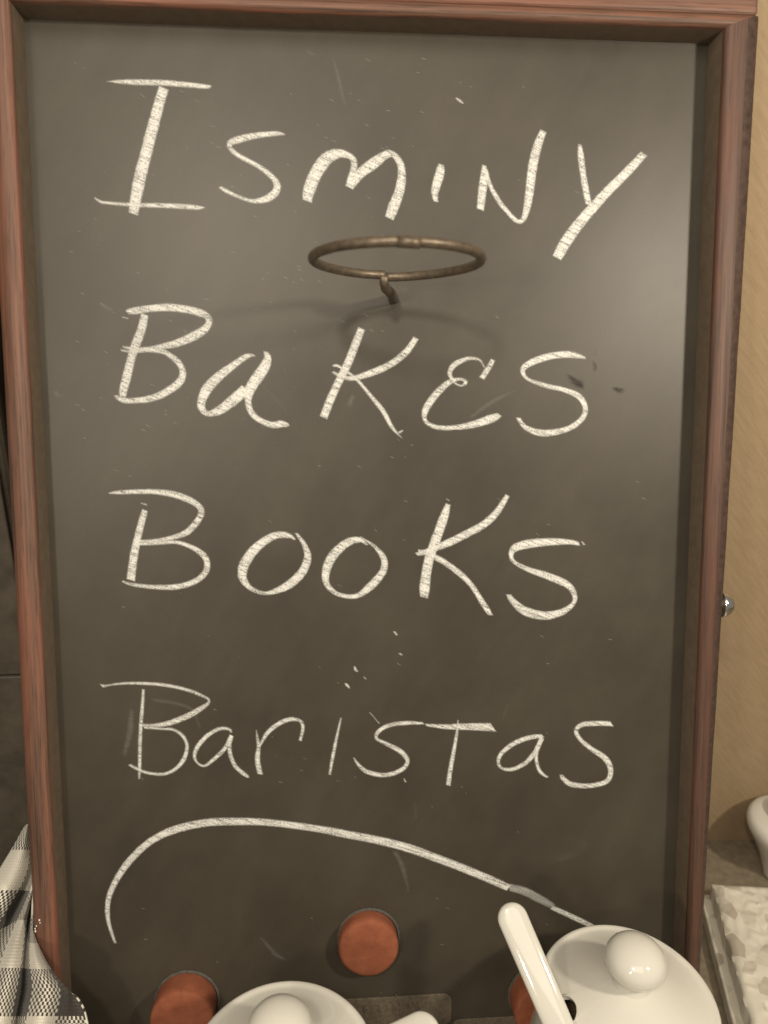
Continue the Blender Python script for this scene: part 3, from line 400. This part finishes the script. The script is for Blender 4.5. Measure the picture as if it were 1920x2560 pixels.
peg(-0.0956, -0.3752, 0.0202, 0.0185, 1.0); peg(0.0247, -0.3375, 0.0198, 0.0120, 5.0); peg(0.1413, -0.3852, 0.0202, 0.0185, 9.0)
# dull embossed strips low on the board
def strip(x0, x1, y0, y1, rot, h, mark):
    bm = bmesh.new(); n = 10; r = 0.0055; ring_ = []
    for cx_, cy_, a0 in ((x1-r, y1-r, 0), (x0+r, y1-r, 90), (x0+r, y0+r, 180), (x1-r, y0+r, 270)):
        for k in range(n+1):
            a = math.radians(a0 + 90*k/n); ring_.append((cx_ + r*math.cos(a), cy_ + r*math.sin(a)))
    lo = [bm.verts.new((x, y+YB, 0.0001)) for x, y in ring_]; hi = [bm.verts.new((x, y+YB, h)) for x, y in ring_]
    bm.faces.new(hi)
    for k in range(len(lo)): bm.faces.new((lo[k], lo[(k+1) % len(lo)], hi[(k+1) % len(lo)], hi[k]))
    o = obj('label_strip', bm, M['strip'], sign, smooth=False); bevel(o, 0.0003, 2)
    return o
s1 = strip(0.0000, 0.0815, -0.4030, -0.3805, 0, 0.0011, True); s1['label'] = 'dull brown label strip with worn embossed marks'
strip(0.0820, 0.1600, -0.4160, -0.4003, 0, 0.0008, False)
bm = bmesh.new(); rnd = random.Random(5)
def bar(x0, y0, x1, y1, w=0.0007):
    d = Vector((x1-x0, y1-y0)); n_ = Vector((-d.y, d.x)).normalized()*w/2; z0, z1 = 0.0010, 0.00155
    P_ = [(x0+n_.x, y0+n_.y), (x0-n_.x, y0-n_.y), (x1-n_.x, y1-n_.y), (x1+n_.x, y1+n_.y)]
    lo = [bm.verts.new((x, y+YB, z0)) for x, y in P_]; hi = [bm.verts.new((x, y+YB, z1)) for x, y in P_]
    bm.faces.new(hi)
    for k in range(4): bm.faces.new((lo[k], lo[(k+1) % 4], hi[(k+1) % 4], hi[k]))
for i, x in enumerate((0.0178, 0.0222, 0.0270, 0.0318, 0.0375, 0.0418, 0.0462, 0.0520, 0.0575, 0.0630, 0.0668)):
    t, bt = -0.3858, -0.3912
    bar(x, t, x + rnd.uniform(-0.0004, 0.0004), bt)
    if i in (1, 4, 9): bar(x-0.0014, t, x+0.0014, t)
    if i in (3, 7): bar(x, t, x+0.0016, bt); bar(x-0.0004, (t+bt)/2, x+0.0012, (t+bt)/2)
    if i in (5, 8): bar(x, t, x+0.0017, t-0.0010); bar(x, bt, x+0.0017, bt+0.0012); bar(x+0.0017, t-0.001, x+0.0017, bt+0.0012)
bmesh.ops.recalc_face_normals(bm, faces=bm.faces)
obj('embossed_mark', bm, M['strip'], s1, smooth=False, kind='stuff')
bm = bmesh.new()
for (px_, py_, s_) in ((0.0437, -0.3793, 0.0011), (0.0330, -0.3772, 0.0006), (0.0165, -0.3812, 0.0008), (0.0052, -0.3790, 0.0006), (0.1000, -0.3990, 0.0006)):
    bmesh.ops.create_icosphere(bm, subdivisions=1, radius=1.0, matrix=Matrix.Translation(B(px_, py_, 0.0008)) @ Matrix.Diagonal((s_, s_*0.6, s_*0.5, 1)))
obj('dust_crumb', bm, M['strip'], sign, kind='stuff')
# metal stud on the right side of the frame
bm = lathe([(0.0, 0.0105), (0.003, 0.0102), (0.0058, 0.0088), (0.0078, 0.0062), (0.0086, 0.0030), (0.0086, 0.0012), (0.0062, 0.0010), (0.0062, -0.001), (0, -0.001)], 40)
bmesh.ops.transform(bm, matrix=Matrix.Translation(B(XI1+WR, -0.1140, 0.0045)) @ Matrix.Rotation(math.pi/2, 4, 'Y'), verts=bm.verts)
o = obj('metal_stud', bm, M['chrome'], sign); o['label'] = 'round shiny metal stud on the outer right side of the frame'

# ------------------------------------------------------------------ sugar jars
def make_jar(name, label, loc, notch, tint=None):
    t = thing(name, label, 'jar', loc, 'white lidded ceramic jars in front of the board')
    H = 0.129
    body = lathe([(0.0, 0.0), (0.034, 0.0), (0.0385, 0.0015), (0.043, 0.010), (0.0505, 0.035), (0.0535, 0.062), (0.0525, 0.088), (0.0490, 0.110), (0.0475, 0.121), (0.0478, 0.1255), (0.0468, 0.1268), (0.0450, 0.1262),
                  (0.0440, 0.120), (0.0455, 0.105), (0.0495, 0.085), (0.0500, 0.060), (0.0465, 0.035), (0.038, 0.010), (0.0, 0.008)], 96)
    obj('body', body, M['ceramic'], t)
    fill = lathe([(0.0, 0.096), (0.02, 0.094), (0.040, 0.0915), (0.0470, 0.0905), (0.0470, 0.088), (0, 0.088)], 48)
    obj('sugar', fill, M['sugar'], t)
    # domed lid with a spoon notch in its edge
    R = 0.0502; rc_, w_ = 0.0425, 0.0092; seg, nr = 192, 34
    def hz(r):
        q = r/R
        z = 0.0165*(0.5+0.5*math.cos(math.pi*min(1, q*0.97)))**0.85
        if q > 0.93: z += 0.0010*math.sin(math.pi*(q-0.93)/0.07)
        return H + z + 0.0010
    bm = bmesh.new(); rows = []
    top = bm.verts.new((0, 0, hz(0)))
    for j in range(1, nr+1):
        row = []
        for k in range(seg):
            a = 2*math.pi*k/seg; d = (a-notch+math.pi) % (2*math.pi) - math.pi; rm = R
            if abs(d) < math.pi/2 and rc_*abs(math.sin(d)) < w_:
                rm = rc_*math.cos(d) - math.sqrt(max(0, w_*w_ - (rc_*math.sin(d))**2))
            r = rm*j/nr
            row.append(bm.verts.new((r*math.cos(a), r*math.sin(a), hz(r))))
        rows.append(row)
    for k in range(seg): bm.faces.new((top, rows[0][k], rows[0][(k+1) % seg]))
    for A_, B_ in zip(rows, rows[1:]):
        for k in range(seg): bm.faces.new((A_[k], B_[k], B_[(k+1) % seg], A_[(k+1) % seg]))
    lid = obj('lid', bm, M['ceramic'], t)
    m = lid.modifiers.new('thick', 'SOLIDIFY'); m.thickness = 0.0030; m.offset = -1
    m = lid.modifiers.new('round', 'BEVEL'); m.width = 0.0009; m.segments = 3; m.limit_method = 'ANGLE'; m.angle_limit = math.radians(50)
    kn = [(0.0115, H+0.0150), (0.0098, H+0.0180), (0.0094, H+0.0200), (0.0110, H+0.0225)]
    for k in range(0, 17):
        a = -0.78 + (math.pi/2+0.78)*k/16
        kn.append((0.0168*math.cos(a), H + 0.0325 + 0.0118*math.sin(a)))
    kn[-1] = (0.0, kn[-1][1])
    obj('knob', lathe(kn, 64), M['ceramic'], lid)
    return t
make_jar('sugar_jar', 'white ceramic jar with knobbed lid and spoon notch, standing right against the frame', (0.1703, -0.0500, 0.0), math.radians(187.5))
make_jar('sugar_jar', 'white ceramic jar with knobbed lid at the bottom edge, just left of the middle peg', (-0.0262, -0.0765, 0.0), math.radians(-4))
def spoon(label, tip, notchpt, wtip, wneck, normal_hint):
    tip, q = Vector(tip), Vector(notchpt); ax = (q - tip).normalized(); L = (q - tip).length + 0.055
    side = ax.cross(Vector(normal_hint)).normalized(); nrm = side.cross(ax).normalized()
    bm = bmesh.new(); n = 40; rows = []; m_ = 16
    for i in range(n+1):
        s = L*(i/n)**1.7
        if s < wtip/2: w = math.sqrt(max(1e-9, (wtip/2)**2 - (wtip/2 - s)**2)) + 0.0001
        else: w = wtip/2 + (wneck/2 - wtip/2)*min(1, (s-wtip/2)/0.06)
        if s > L-0.03: w += 0.007*math.sin(math.pi*(s-L+0.03)/0.03*0.98)
        th = 0.0030*min(1, w/(wtip*0.33))
        cen = tip + ax*s + nrm*(0.0018*math.sin(s/L*math.pi))
        rows.append([bm.verts.new(cen + side*w*math.copysign(abs(math.cos(a))**0.85, math.cos(a)) + nrm*th*math.copysign(abs(math.sin(a))**0.9, math.sin(a))) for a in (2*math.pi*k/m_ for k in range(m_))])
    for A_, B_ in zip(rows, rows[1:]):
        for k in range(m_): bm.faces.new((A_[k], A_[(k+1) % m_], B_[(k+1) % m_], B_[k]))
    bm.faces.new(rows[0][::-1]); bm.faces.new(rows[-1]); bmesh.ops.recalc_face_normals(bm, faces=bm.faces)
    o = obj('spoon', bm, M['ceramic']); m = o.modifiers.new('sub', 'SUBSURF'); m.levels = 1; m.render_levels = 2
    return tag(o, label, 'spoon', 'white ceramic spoons standing in the jars')
spoon('white ceramic spoon leaning out of the right jar, tip pointing up left', (0.1034, -0.0172, 0.1720), (0.1243, -0.0630, 0.1345), 0.0180, 0.0165, (-0.2, -0.55, 0.8))
spoon('white ceramic spoon leaning right out of the left jar, only its rounded tip visible', (0.0555, -0.0790, 0.1585), (0.0125, -0.0800, 0.1330), 0.0225, 0.0225, (-0.2, -0.4, 0.85))

# ------------------------------------------------------------------ gingham cloth
bm = bmesh.new(); uvl = bm.loops.layers.uv.new('uv'); G = [[(bm.verts.new(p[:3]), p[3], p[4]) for p in r] for r in CLOTH]
for A_, B_ in zip(G, G[1:]):
    for k in range(len(A_)-1):
        q = (A_[k], B_[k], B_[k+1], A_[k+1]); f = bm.faces.new([z[0] for z in q])
        for lp, z in zip(f.loops, q): lp[uvl].uv = (z[1], z[2])
o = obj('gingham_cloth', bm, M['gingham']); m = o.modifiers.new('sub', 'SUBSURF'); m.levels = 2; m.render_levels = 3; m.uv_smooth = 'NONE'
m = o.modifiers.new('thick', 'SOLIDIFY'); m.thickness = 0.0012; m.offset = -1
tag(o, 'black and white gingham cloth bunched beside the lower left of the frame', 'cloth')

# ------------------------------------------------------------------ black appliance left of the board
t = thing('black_appliance', 'plain black boxy appliance behind the left side of the frame', 'appliance', (-0.36, 0.155, 0))
bm = bmesh.new(); box(bm, -0.17, 0.1712, -0.055, 0.035, 0.0, 0.62); o = obj('body', bm, M['black'], t, smooth=False); bevel(o, 0.008, 4)
bm = bmesh.new(); box(bm, -0.165, 0.1675, -0.0585, -0.0555, 0.085, 0.2636); o = obj('front_panel', bm, M['black'], t, smooth=False); bevel(o, 0.0012, 2)
bm = bmesh.new(); box(bm, -0.165, 0.1675, -0.0585, -0.0555, 0.2646, 0.60); o = obj('upper_panel', bm, M['black'], t, smooth=False); bevel(o, 0.0012, 2)

# ------------------------------------------------------------------ knobbly white tray and cup at the right
t = thing('textured_tray', 'white knobbly textured tray on the counter right of the frame', 'tray', (0.324, 0.0, 0))
rnd = random.Random(21)
e0, e1 = Vector((0.3225, 0.1215)), Vector((0.2690, -0.0900)); dv = e1 - e0; L_ = dv.length; dl = dv.normalized(); dr = Vector((0.992, -0.126))
cells = [(rnd.uniform(-0.01, 0.17), rnd.uniform(-0.01, L_+0.01), rnd.uniform(-1, 1), rnd.uniform(-1, 1), rnd.uniform(0, 1)) for _ in range(400)]
def knob_h(a, b):
    wa = a + 0.002*noise.noise(Vector((a*140, b*140, 1))); wb = b + 0.002*noise.noise(Vector((a*140, b*140, 7)))
    ds = sorted(((wa-c[0])**2 + ((wb-c[1])*0.75)**2, i) for i, c in enumerate(cells) if abs(wa-c[0]) < 0.03 and abs(wb-c[1]) < 0.03)[:2]
    if len(ds) < 2: return 0
    d1, d2 = math.sqrt(ds[0][0]), math.sqrt(ds[1][0]); c = cells[ds[0][1]]
    edge = min(1, (d2-d1)/0.0030)
    dish = -0.0013*edge*(0.25+c[4]) + 0.08*((wa-c[0])*c[2] + (wb-c[1])*c[3])*edge
    return dish
bm = bmesh.new(); na, nb = 84, 116; G = []
for i in range(na+1):
    col_ = []
    for j in range(nb+1):
        a, b = 0.15*i/na, L_*j/nb
        h_ = knob_h(a, b); bd_ = min(a, b, 0.15-a, L_-b)
        k = min(1, bd_/0.006); p = e0 + dl*b + dr*a + Vector((0.0012*noise.noise(Vector((b*90, 3, 1))), 0))*(1 if a < 0.001 else 0)
        col_.append(bm.verts.new((p.x-0.324, p.y, 0.0285 + h_*k - 0.0035*(1-k)**2)))
    G.append(col_)
for i in range(na):
    for j in range(nb): bm.faces.new((G[i][j], G[i][j+1], G[i+1][j+1], G[i+1][j]))
edge = [G[0][j] for j in range(nb+1)] + [G[i][nb] for i in range(1, na+1)] + [G[na][j] for j in range(nb-1, -1, -1)] + [G[i][0] for i in range(na-1, 0, -1)]
low = [bm.verts.new((v.co.x, v.co.y, 0.010)) for v in edge]
for k in range(len(edge)):
    k2 = (k+1) % len(edge); bm.faces.new((edge[k], edge[k2], low[k2], low[k]))
bmesh.ops.recalc_face_normals(bm, faces=bm.faces)
o = obj('knobbly_top', bm, M['tray'], t); m = o.modifiers.new('es', 'EDGE_SPLIT'); m.split_angle = math.radians(48)
bm = bmesh.new(); off = 0.0075
P_ = [e0 - dr*off - dl*0.002, e1 - dr*off + dl*0.006, e1 + dr*0.157 + dl*0.006, e0 + dr*0.157 - dl*0.002]
lo = [bm.verts.new((p.x-0.324, p.y, 0.0)) for p in P_]; hi = [bm.verts.new((p.x-0.324, p.y, 0.0125)) for p in P_]
bm.faces.new(lo[::-1]); bm.faces.new(hi)
for k in range(4): bm.faces.new((lo[k], lo[(k+1) % 4], hi[(k+1) % 4], hi[k]))
bmesh.ops.recalc_face_normals(bm, faces=bm.faces)
o = obj('base_flange', bm, M['tray'], t, smooth=False); bevel(o, 0.002, 3)

t = thing('cup', 'white tapered cup with dark lid knob at the right edge behind the knobbly tray', 'cup', (0.4020, 0.1500, 0))
obj('body', lathe([(0, 0.0), (0.0115, 0.0), (0.0128, 0.002), (0.0140, 0.008), (0.0205, 0.026), (0.0300, 0.044), (0.0340, 0.051), (0.0355, 0.056), (0.0345, 0.0605), (0.0315, 0.0635), (0.025, 0.0645), (0.012, 0.0655), (0, 0.0657)], 72), M['ceramic'], t)
obj('lid_knob', lathe([(0, 0.0780), (0.013, 0.0778), (0.0165, 0.0765), (0.0178, 0.0735), (0.0178, 0.0665), (0.0170, 0.0645), (0, 0.0640)], 48), M['darklid'], t)
